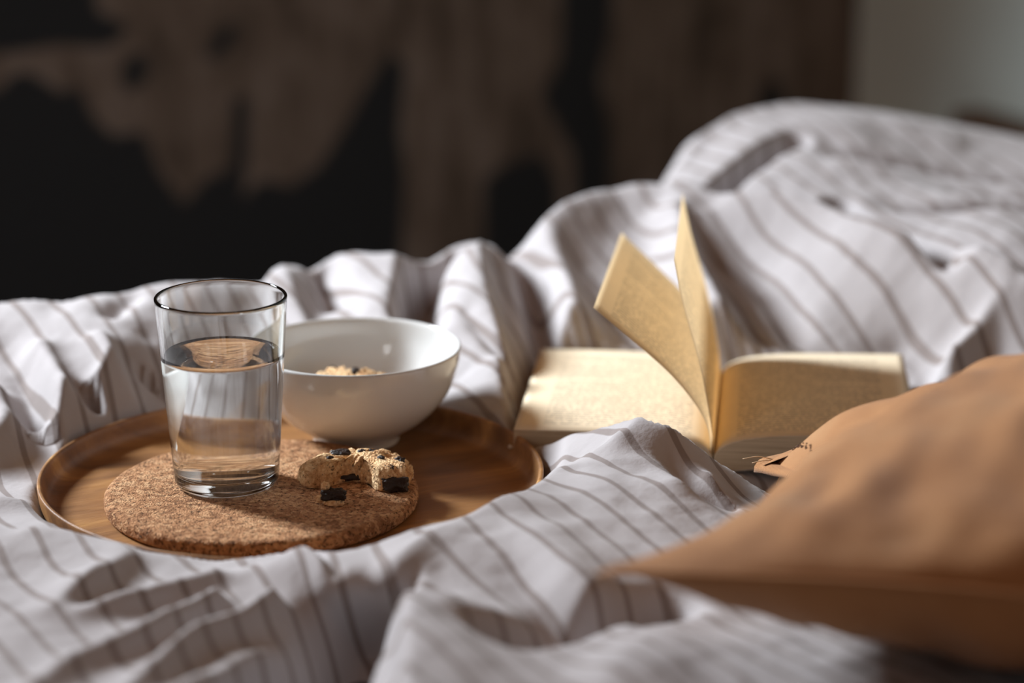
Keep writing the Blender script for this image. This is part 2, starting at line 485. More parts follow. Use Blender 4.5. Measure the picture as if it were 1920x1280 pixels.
# ------------------------------------------------------------------ cork trivet
CORK = (-0.1518,1.3860,0.6110)
def cork_trivet():
    Rr, H, rc = 0.095, 0.011, 0.0042
    prof = [(0.0, 0.0), (0.05, 0.0)]
    for i in range(7):
        t = math.pi / 2 * i / 6
        prof.append((Rr - rc + rc * math.sin(t), rc - rc * math.cos(t)))
    for i in range(1, 4): prof.append((Rr, rc + (H - 2 * rc) * i / 4))
    for i in range(9):
        t = math.pi / 2 * i / 8
        prof.append((Rr - rc + rc * math.cos(t), H - rc + rc * math.sin(t)))
    r = Rr - rc - 0.0016
    while r > 0.002: prof.append((r, H)); r -= 0.0016
    prof.append((0.0, H))
    v, f = lathe(prof, 420)
    out = []
    for p in v:
        q = Vector(p)
        if q.z > 0.001:
            rr = math.hypot(q.x, q.y)
            side = min(1.0, max(0.0, (rr - (Rr - rc)) / rc))
            nrm = Vector((q.x / max(rr, 1e-6) * side, q.y / max(rr, 1e-6) * side, 1 - side * 0.5)).normalized()
            pit = mnoise.noise(q * 330) * 0.5 + mnoise.noise(q * 700) * 0.35
            amp = 0.00030 + 0.00060 * side
            q = q + nrm * amp * (min(0.25, pit) - 0.15) + nrm * 0.0004 * mnoise.noise(q * 40)
        out.append(q)
    o = new_mesh('cork_trivet', out, f, M_cork)
    o.location = (CORK[0], CORK[1], 0.600)
    return tag(o, 'round brown cork trivet lying in the wooden tray', 'trivet')
cork_trivet()

# ------------------------------------------------------------------ glass and water
GL = (-0.1733,1.3900,0.6113)
H = 0.1187
outer = smooth_profile([(0.0250, 0.0002), (0.0292, 0.0012), (0.0312, 0.0042), (0.0320, 0.0100), (0.0345, 0.045), (0.0372, 0.085), (0.0394, 0.1165)], 8)
rim = [(0.0395, 0.1178), (0.0390, 0.1185), (0.0383, 0.1187), (0.0377, 0.1182), (0.0375, 0.1172)]
inner_pts = [(0.0373, 0.1150), (0.0352, 0.085), (0.0324, 0.045), (0.0299, 0.0150), (0.0286, 0.0110), (0.0255, 0.0088), (0.0180, 0.0080), (0.0, 0.0078)]
inner = smooth_profile(inner_pts, 8)
inner[-1] = (0.0, 0.0078)
v_, f_ = lathe([(0.0, 0.0012), (0.018, 0.0010)] + outer + rim + inner, 128)
glass = new_mesh('drinking_glass', v_, f_, M_glass); glass.location = GL
tag(glass, 'clear tapered drinking glass half full of water on the cork trivet', 'glass')
def inner_r(z):
    for (r0, z0), (r1, z1) in zip(inner[:-1], inner[1:]):
        if z1 <= z <= z0: return r1 + (r0 - r1) * (z - z1) / max(z0 - z1, 1e-9)
    return 0.0
LEVEL = 0.0830
wp = [(0.0, 0.0076)]
for r, z in reversed(inner[:-1]):
    if z < LEVEL - 0.0012: wp.append((r + 0.00012, z - 0.0002))
wp += [(inner_r(LEVEL + .0008) + 0.0001, LEVEL + 0.0008), (inner_r(LEVEL) - 0.0008, LEVEL + 0.0001), (inner_r(LEVEL) - 0.0025, LEVEL - 0.0004), (0.02, LEVEL - 0.0005), (0.0, LEVEL - 0.0005)]
v_, f_ = lathe(wp, 128)
water = new_mesh('water', v_, f_, M_water); water.location = GL
tag(water, 'still clear water filling the glass about two thirds', 'water')

# ------------------------------------------------------------------ bowl
BOWL = (-0.1022, 1.508, 0.6003)
outer = smooth_profile([(0.0255, 0.0000), (0.0280, 0.0006), (0.0284, 0.0050), (0.0340, 0.0090), (0.0480, 0.0190), (0.0600, 0.0330), (0.0668, 0.0490), (0.0692, 0.0630)], 7)
rim = [(0.0692, 0.0642), (0.0684, 0.0649), (0.0673, 0.0645)]
inner = smooth_profile([(0.0668, 0.0625), (0.0643, 0.0490), (0.0575, 0.0345), (0.0455, 0.0215), (0.0300, 0.0125), (0.0150, 0.0100), (0.0, 0.0096)], 7)
inner[-1] = (0.0, 0.0096)
v_, f_ = lathe([(0.0, 0.0040), (0.024, 0.0035)] + outer + rim + inner, 128)
bowl = new_mesh('ceramic_bowl', v_, f_, M_ceramic); bowl.location = BOWL
tag(bowl, 'glossy white ceramic bowl behind the glass with a cookie inside', 'bowl')

# ------------------------------------------------------------------ cookies
def blob(name, size, seed, mat, parent, loc, rot=(0, 0, 0), box=0.5, rough=0.12, freq=3.0, sub=3):
    bm = bmesh.new()
    bmesh.ops.create_icosphere(bm, subdivisions=sub, radius=1.0)
    for v in bm.verts:
        p = v.co.normalized()
        m = max(abs(p.x), abs(p.y), abs(p.z))
        q = p.lerp(p / m, box)
        n = mnoise.fractal(p * freq + Vector((seed * 3.1, seed * 1.7, 0)), 1.0, 2.0, 3)
        q = q * (1 + rough * n)
        v.co = Vector((q.x * size[0], q.y * size[1], q.z * size[2]))
    me = bpy.data.meshes.new(name); bm.to_mesh(me); bm.free()
    me.materials.append(mat); me.polygons.foreach_set('use_smooth', [True] * len(me.polygons))
    o = bpy.data.objects.new(name, me); col.objects.link(o)
    o.parent = parent; o.location = loc; o.rotation_euler = rot
    return o

def cookie_mesh(name, outline, thick, centre, parent, seed, rough=1.0, edge=0.45):
    """outline: closed 2-D points; domed top, crumbly rounded side, flat base"""
    pts = smooth_profile(outline + [outline[0]], 14)[:-1]
    n = len(pts)
    rings = []
    c = np.array(centre)
    def ring(s, z, jit):
        row = []
        for (x, y) in pts:
            p = c + (np.array((x, y)) - c) * s
            row.append([p[0], p[1], z])
        rings.append(row)
    for s, zf in ((0.55, 0.0), (0.90, 0.0), (0.965, 0.06), (0.99, 0.18), (1.0, 0.32), (0.998, edge), (0.985, edge + .14), (0.955, edge + .26), (0.90, edge + .36), (0.82, edge + .43), (0.72, edge + .48), (0.60, edge + .52), (0.48, edge + .54), (0.36, edge + .55), (0.24, edge + .55), (0.12, edge + .55)):
        ring(s, thick * zf, 0)
    verts = []
    for ri, row in enumerate(rings):
        for p in row:
            q = Vector(p)
            if ri > 1:
                d = Vector((q.x - c[0], q.y - c[1], 0.004)).normalized()
                sd = Vector((seed * 5.1, seed * 2.3, 0))
                crack = -0.0018 * max(0.0, 1 - abs(mnoise.noise(q * 150 + sd * 2)) * 6)
                amt = 0.0018 * mnoise.fractal(q * 240 + sd, 1.0, 2.0, 4) * rough + 0.0012 * mnoise.noise(q * 620 + sd) * rough + crack
                lump = 0.0022 * mnoise.noise(q * 75 + sd) * rough
                w = min(1.0, q.z / (thick * .5))
                q = q + Vector((d.x * amt, d.y * amt, (amt * 0.8 + lump) * w))
            verts.append(q)
    faces = []
    for i in range(len(rings) - 1):
        for k in range(n):
            k2 = (k + 1) % n
            faces.append((i * n + k, i * n + k2, (i + 1) * n + k2, (i + 1) * n + k))
    b = len(verts); verts.append(Vector((c[0], c[1], 0))); faces += [(b, (k + 1) % n, k) for k in range(n)]
    t = len(verts); verts.append(Vector((c[0], c[1], thick * (edge + .55)))); o0 = (len(rings) - 1) * n
    faces += [(o0 + k, o0 + (k + 1) % n, t) for k in range(n)]
    return new_mesh(name, verts, faces, M_dough, parent)

ck = empty('broken_cookie', (-0.0955, 1.3905, 0.6112))
tag(ck, 'half-eaten chocolate chip cookie with a bitten edge on the cork trivet', 'cookie')
cookie_mesh('cookie_dough', [(-0.0345, 0.000), (-0.031, -0.0085), (-0.024, -0.0105), (-0.0165, -0.0065), (-0.009, 0.0005), (0.001, 0.0025), (0.0095, -0.0015), (0.0125, -0.0090), (0.0165, -0.0150), (0.024, -0.0160), (0.031, -0.0125), (0.0345, -0.003), (0.0335, 0.007), (0.026, 0.0155), (0.013, 0.0205), (-0.003, 0.0215), (-0.018, 0.0175), (-0.029, 0.009)], 0.0165, (0.001, 0.0105), ck, 1)
for i, (sz, loc, rot, bx) in enumerate([
    ((0.0078, 0.0040, 0.0046), (0.0250, -0.0132, 0.0050), (0, 0.05, 0.12), 0.7),
    ((0.0062, 0.0036, 0.0018), (-0.0095, 0.0120, 0.0158), (0.1, 0, 0.15), 0.3),
    ((0.0024, 0.0022, 0.0016), (0.0035, 0.0120, 0.0165), (0, 0, 0.5), 0.3),
    ((0.0034, 0.0022, 0.0018), (0.0110, 0.0140, 0.0155), (0, 0.2, -0.3), 0.4),
    ((0.0028, 0.0024, 0.0024), (0.0270, 0.0030, 0.0135), (0.2, 0.3, -0.5), 0.6),
    ((0.0022, 0.0022, 0.0020), (0.0160, 0.0015, 0.0155), (0, 0, 0.3), 0.4),
    ((0.0026, 0.0022, 0.0020), (-0.0285, 0.0005, 0.0095), (0.3, -0.4, 0), 0.3),
    ((0.0024, 0.0018, 0.0016), (-0.0155, 0.0045, 0.0145), (0, 0, 0.4), 0.3),
    ((0.0075, 0.0026, 0.0022), (-0.0040, 0.0040, 0.0030), (0, 0, 0.1), 0.5),
    ((0.0030, 0.0020, 0.0018), (0.0215, -0.0090, 0.0130), (0.4, 0, 0.2), 0.5)]):
    blob('chocolate_chunk', sz, i + 1, M_choc, ck, loc, rot, bx, 0.28, 2.2, 4)

cr = empty('cookie_crumb', (-0.1071,1.3541,0.6112))
tag(cr, 'small chocolate crumb fallen in front of the broken cookie', 'crumb')
blob('crumb_base', (0.0060, 0.0044, 0.0019), 21, M_dough, cr, (0.0014, -0.0008, 0.0018), (0, 0.05, 0.2), 0.5, 0.25, 3)
blob('chocolate_chunk', (0.0064, 0.0038, 0.0032), 22, M_choc, cr, (0.0010, 0.0, 0.0062), (0, 0.06, 0.25), 0.75, 0.4, 2.6, 4)
blob('dough_bit', (0.0026, 0.0022, 0.0026), 23, M_dough, cr, (-0.0036, 0.0006, 0.0112), (0.2, 0, 0), 0.2, 0.3, 3)
blob('dough_bit', (0.0024, 0.0020, 0.0022), 24, M_dough, cr, (-0.0072, 0.0010, 0.0030), (0, 0, 0), 0.2, 0.3, 3)

bc = empty('whole_cookie', (BOWL[0] - 0.002, BOWL[1] + 0.001, 0.6215))
bc.rotation_euler = (R(9), R(-2), 0.5)
tag(bc, 'chocolate chip cookie lying inside the white bowl', 'cookie')
ring_ = [(0.0320 * math.cos(t) * (1 + .03 * math.sin(3 * t + 1)), 0.0320 * math.sin(t) * (1 + .03 * math.cos(2 * t))) for t in [2 * math.pi * i / 14 for i in range(14)]]
cookie_mesh('cookie_dough', ring_, 0.0225, (0.0, 0.0), bc, 7, 1.3, 0.35)
for i, (x, y, s) in enumerate([(-0.012, 0.008, .004), (0.009, 0.016, .0035), (0.004, -0.012, .004), (-0.02, -0.014, .0035), (0.022, -0.004, .0038), (-0.002, 0.027, .003)]):
    blob('chocolate_chunk', (s, s * .8, s * .6), 40 + i, M_choc, bc, (x, y, 0.0195 - (x * x + y * y) * 3.0), (0, 0, i), 0.4, 0.15)

# ------------------------------------------------------------------ open book
G0 = Vector((0.1278,1.4571,0.6060)); BD = Vector((0.106, 0.9944, 0)); BW = Vector((0.9944, -0.106, 0))
PH = 0.186
book = empty('open_book', G0)
book.rotation_euler = (0, 0, math.atan2(BW.y, BW.x))
tag(book, 'open paperback book with two pages standing up on the duvet', 'book')
def sheet_part(name, prof2, mat, parent, uoff=0.0, solid=0.00018, n=8, length=PH, flip=False, nv=12, curl=None):
    pr = smooth_profile(prof2, n)
    s = [0.0]
    for p, q in zip(pr[:-1], pr[1:]): s.append(s[-1] + math.hypot(q[0] - p[0], q[1] - p[1]))
    verts, uv, faces = [], [], []
    for j in range(nv + 1):
        for i, (w, z) in enumerate(pr):
            y = length * j / nv
            dz = curl(s[i] / s[-1], j / nv) if curl else (0, 0)
            verts.append((w + dz[0], y, z + dz[1])); uv.append((s[i] + uoff, length - y))
    m = len(pr)
    for j in range(nv):
        for i in range(m - 1):
            q = (j * m + i, j * m + i + 1, (j + 1) * m + i + 1, (j + 1) * m + i)
            faces.append(q[::-1] if flip else q)
    o = new_mesh(name, verts, faces, mat, parent, uv=uv)
    md = o.modifiers.new('thickness', 'SOLIDIFY'); md.thickness = solid; md.offset = 1
    return o
def block_part(name, top, bottom, mat, parent, length=PH):
    t = smooth_profile(top, 6); b = smooth_profile(bottom, 6)
    poly = t + b[::-1]
    m = len(poly); verts = []; faces = []
    for y in (0.0, length):
        for (w, z) in poly: verts.append((w, y, z))
    nt_ = len(t)
    for k in range(m):
        k2 = (k + 1) % m
        faces.append((k, k2, m + k2, m + k))
    for y0 in (0, m):
        for k in range(nt_ - 1):
            a, b2, c, d = y0 + k, y0 + k + 1, y0 + m - 2 - k, y0 + m - 1 - k
            faces.append((a, b2, c, d))
    return new_mesh(name, verts, faces, mat, parent, smooth=False)
LT = [(-0.0005, 0.0), (-0.006, 0.0065), (-0.020, 0.0115), (-0.050, 0.0135), (-0.090, 0.0140), (-0.1275, 0.0135)]
LB = [(-0.0005, -0.0100), (-0.006, -0.0098), (-0.020, -0.0085), (-0.050, -0.0055), (-0.090, -0.0015), (-0.1275, 0.0020)]
RT = [(0.0005, 0.0), (0.006, 0.0065), (0.020, 0.0120), (0.048, 0.0155), (0.090, 0.0168), (0.1275, 0.0175)]
RB = [(0.0005, -0.0100), (0.006, -0.0098), (0.020, -0.0080), (0.048, -0.0045), (0.090, 0.0005), (0.1275, 0.0045)]
block_part('page_block', LT, LB, M_edges, book)
block_part('page_block', RT, RB, M_edges, book)
up = lambda P, d: [(w, z + d) for w, z in P]
sheet_part('page', up(LT, 0.0002), M_leaf, book)
sheet_part('page', up(RT, 0.0002), M_leaf, book, flip=True)
PA = [(-0.0010, 0.0005), (-0.004, 0.0196), (-0.0125, 0.0355), (-0.029, 0.055), (-0.053, 0.076), (-0.077, 0.096)]
PB = [(0.0004, 0.0005), (-0.0015, 0.0196), (-0.009, 0.058), (-0.021, 0.100), (-0.027, 0.128)]
sheet_part('page', PA, M_page, book, curl=lambda s, t: (0.006 * s * t, 0.004 * s * t))
sheet_part('page', PB, M_page, book, curl=lambda s, t: (-0.002 * s * t, 0.001 * s * t))
CV = [(-0.1290, 0.0012)] + up(LB[::-1], -0.0006)[0:5] + [(0.0, -0.0108)] + up(RB, -0.0006)[1:] + [(0.1290, 0.0040)]
sheet_part('cover', CV, M_cover, book, solid=0.0005)

# ------------------------------------------------------------------ cushion
C1 = np.array((0.1529,1.3740,0.6301)); C2 = np.array((0.0404,1.0200,0.6994)); C3 = np.array((0.462, 0.885, 0.700)); C4 = np.array((0.560, 1.262, 0.752))
cush = empty('cushion', (0.30, 1.13, 0.62))
tag(cush, 'tan linen cushion in the right foreground leaning over the book', 'cushion')
def cushion():
    N = 110
    def edge_pull(s): return 0.036 * (1 - s * s)
    def surf(s, t, side):
        a, b = (s + 1) / 2, (t + 1) / 2      # s along C1->C4 (across), t along C1->C2
        p = (1 - a) * (1 - b) * C1 + (1 - a) * b * C2 + a * b * C3 + a * (1 - b) * C4
        ex = (C4 - C1 + C3 - C2); ex = ex / np.linalg.norm(ex)
        ey = (C1 - C2 + C4 - C3); ey = ey / np.linalg.norm(ey)
        nrm = np.cross(ex, ey)
        # concave sides between the corners
        p = p + np.array((0, 0, 0.034)) * (1 - s * s) * ((1 - t) / 2) ** 2
        tuck = 0.030 * math.exp(-((t + 0.46) / 0.28) ** 2) if s < 0 else 0.0
        p = p - ex * s * (edge_pull(t) + tuck) * abs(s) ** 2 + ey * t * edge_pull(s) * abs(t) ** 2
        prof = (max(0.0, 1 - s * s) * max(0.0, 1 - t * t)) ** (0.80 if side > 0 else 0.6)
        prof *= 1 - 0.55 * math.exp(-(((s + 1) / 0.5) ** 2 + ((t + 0.45) / 0.28) ** 2))
        pad = 0.010 * math.exp(-((s + 0.80) ** 2 + (t + 0.80) ** 2) / 0.035) * min(1.0, (1 - abs(s)) * 9) ** 0.5 * min(1.0, (1 - abs(t)) * 9) ** 0.5
        hgt = 0.054 if side > 0 else 0.075
        q = Vector((a * 4, b * 4, 0))
        wr = 0.007 * mnoise.noise(Vector((a * 9 + b * 2, b * 4 - a * 2, side))) + 0.0035 * mnoise.noise(Vector((a * 19, b * 9, side + 3)))
        e = min(1.0, prof * 3)
        return p + nrm * side * (hgt * prof + pad + wr * e)
    verts, uv, faces = [], [], []
    W = 0.43
    for side in (1, -1):
        base = len(verts)
        for j in range(N + 1):
            t = math.sin((j / N * 2 - 1) * math.pi / 2 * 0.999) if False else (j / N * 2 - 1)
            t = math.copysign(1 - (1 - abs(t)) ** 1.5, t)
            for i in range(N + 1):
                s = i / N * 2 - 1
                s = math.copysign(1 - (1 - abs(s)) ** 1.5, s)
                verts.append(surf(s, t, side)); uv.append((s * W / 2, t * W / 2))
        for j in range(N):
            for i in range(N):
                q = (base + j * (N + 1) + i, base + j * (N + 1) + i + 1, base + (j + 1) * (N + 1) + i + 1, base + (j + 1) * (N + 1) + i)
                faces.append(q[::-1] if side > 0 else q)
    off = np.array(cush.location)
    o = new_mesh('cushion_cover', [v - off for v in verts], faces, M_linen, cush, uv=uv)
    # flat hem standing out along the two visible edges
    rings, ruv = [], []
    path = [surf(-1, t, 1) for t in np.linspace(-1, 1, 60)] + [surf(s, 1, 1) for s in np.linspace(-1, 1, 60)][1:] + [surf(1, t, 1) for t in np.linspace(1, -1, 60)][1:] + [surf(s, -1, 1) for s in np.linspace(1, -1, 60)][1:-1]
    cen = (C1 + C2 + C3 + C4) / 4
    hv, hf, huv = [], [], []
    n = len(path); acc = 0
    for i, p in enumerate(path):
        tdir = np.array(path[(i + 1) % n]) - np.array(path[i - 1]); tdir /= np.linalg.norm(tdir)
        out = np.cross(tdir, (0, 0, 1)); out /= max(np.linalg.norm(out), 1e-6)
        if np.dot(out, p - cen) < 0: out = -out
        near = max(0.25, 1 - np.linalg.norm(p - C1) / 0.11)
        droop = 0.0025 * mnoise.noise(Vector(tuple(p)) * 30)
        th = 0.0034 * near
        for (d, z) in ((-0.006 - 0.016 * near, th * 0.5), (0.005 * near, th * 1.05), (0.0105 * near, th * .6), (0.0110 * near, -th * .6), (0.005 * near, -th), (-0.006 - 0.016 * near, -th * 0.5)):
            hv.append(p + out * d + np.array((0, 0, z + droop * max(0, d) / 0.0105 - 0.25 * max(0, d))) - off); huv.append((d + z, acc))
        acc += 0.008
    for i in range(n):
        for k in range(5):
            a, b = i * 6 + k, ((i + 1) % n) * 6 + k
            hf.append((a, a + 1, b + 1, b))
    new_mesh('hem', hv, hf, M_linen, cush, uv=huv)
    # stitching just inside the hem at the far corner and loose threads on the tip
    st = [surf(-0.93 + 0.008 * math.sin(k), t, 1) + np.array((0, 0, 0.0006)) - off for k, t in enumerate(np.linspace(-0.96, -0.72, 40))]
    for k in range(0, 38, 2):
        v, f = tube([st[k], (np.array(st[k]) + st[k + 1]) / 2 + (0, 0, .0003), st[k + 1]], 0.00035, 5)
        new_mesh('stitch', v, f, M_stitch, cush)
    tip = C1 - off
    for (d1, d2, d3) in (((0.004, -0.002, 0.003), (-0.006, -0.004, 0.0055), (-0.015, -0.004, 0.004)), ((0.008, -0.006, 0.003), (-0.001, -0.009, 0.005), (-0.010, -0.010, 0.0035)), ((0.012, -0.014, 0.001), (0.006, -0.022, 0.000), (0.003, -0.027, -0.004))):
        pts = smooth_profile([tuple(tip + np.array(d)) for d in (d1, d2, d3)], 6)
        v, f = tube(pts, 0.0003, 5)
        new_mesh('loose_thread', v, f, M_thread, cush)
    return o
cushion_cover = cushion()

# ------------------------------------------------------------------ duvet
BASE = [(-0.3527,1.6052,0.6550), (-0.2975,1.6054,0.6580), (-0.2504,1.6361,0.6600), (-0.2023,1.6731,0.6560), (-0.3415,1.5442,0.6350), (-0.2869,1.5376,0.6370), (-0.2560,1.5702,0.6460), (-0.3075,1.4718,0.6140), (-0.3137,1.4006,0.6100),
 (-0.2314,1.5522,0.6120), (-0.1861,1.5820,0.6160), (-0.1329,1.6014,0.6120), (-0.0288,1.5585,0.6100), (-0.0036,1.5505,0.6050),
 (-0.1526,1.6665,0.6380), (-0.0988,1.6593,0.6400), (-0.0231,1.6810,0.6340), (-0.1040,1.7586,0.6540), (-0.0247,1.8197,0.6640), (0.0150,1.6266,0.6180),
 (0.0143,1.5369,0.6000), (0.0704,1.6029,0.5980), (0.1395,1.5852,0.5920), (0.2174,1.5937,0.5970), (0.1326,1.5000,0.5900), (0.2813,1.6505,0.6030),
 (0.0735,1.6881,0.6240), (0.1481,1.6532,0.6220), (0.2278,1.6845,0.6250), (0.3031,1.6739,0.6280),
 (0.0780,1.8077,0.6500), (0.1595,1.7997,0.6520), (0.2391,1.7836,0.6560), (0.3259,1.7034,0.6600),
 (0.0806,1.8810,0.6820), (0.1647,1.8720,0.6840), (0.2432,1.8236,0.6800), (0.3599,1.7889,0.6880),
 (0.2171,1.9800,0.7166), (0.3116,2.0200,0.7172), (0.4257,2.0200,0.6960), (0.2775,1.9300,0.6999), (0.3649,1.9300,0.6867),
 (-0.2864,1.2704,0.6240), (-0.2482,1.2726,0.6200), (-0.1904,1.2221,0.6160), (-0.1467,1.2184,0.6190), (-0.2627,1.1538,0.6240), (-0.2032,1.1238,0.6220), (-0.2430,1.0584,0.6280), (-0.1510,1.1332,0.6180), (-0.1004,1.1780,0.6200),
 (-0.0743,1.2140,0.6360), (-0.0317,1.2277,0.6400), (-0.0030,1.2865,0.6340), (0.0111,1.1704,0.6320), (0.0407,1.2384,0.6360), (0.0743,1.3263,0.6360), (0.1041,1.3086,0.6260), (0.1393,1.3527,0.6100),
 (0.0634,1.1097,0.6280), (-0.0149,1.0420,0.6380), (0.0843,1.0375,0.6400),
 (-0.75, 1.05, 0.615), (-0.75, 1.5, 0.625), (-0.55, 0.75, 0.62), (0.0, 0.65, 0.625), (0.5, 0.55, 0.62), (0.75, 1.0, 0.62), (0.72, 1.5, 0.625), (0.85, 1.9, 0.68), (0.4, 1.2, 0.60), (-0.55, 1.62, 0.64), (0.75, 2.2, 0.68)]
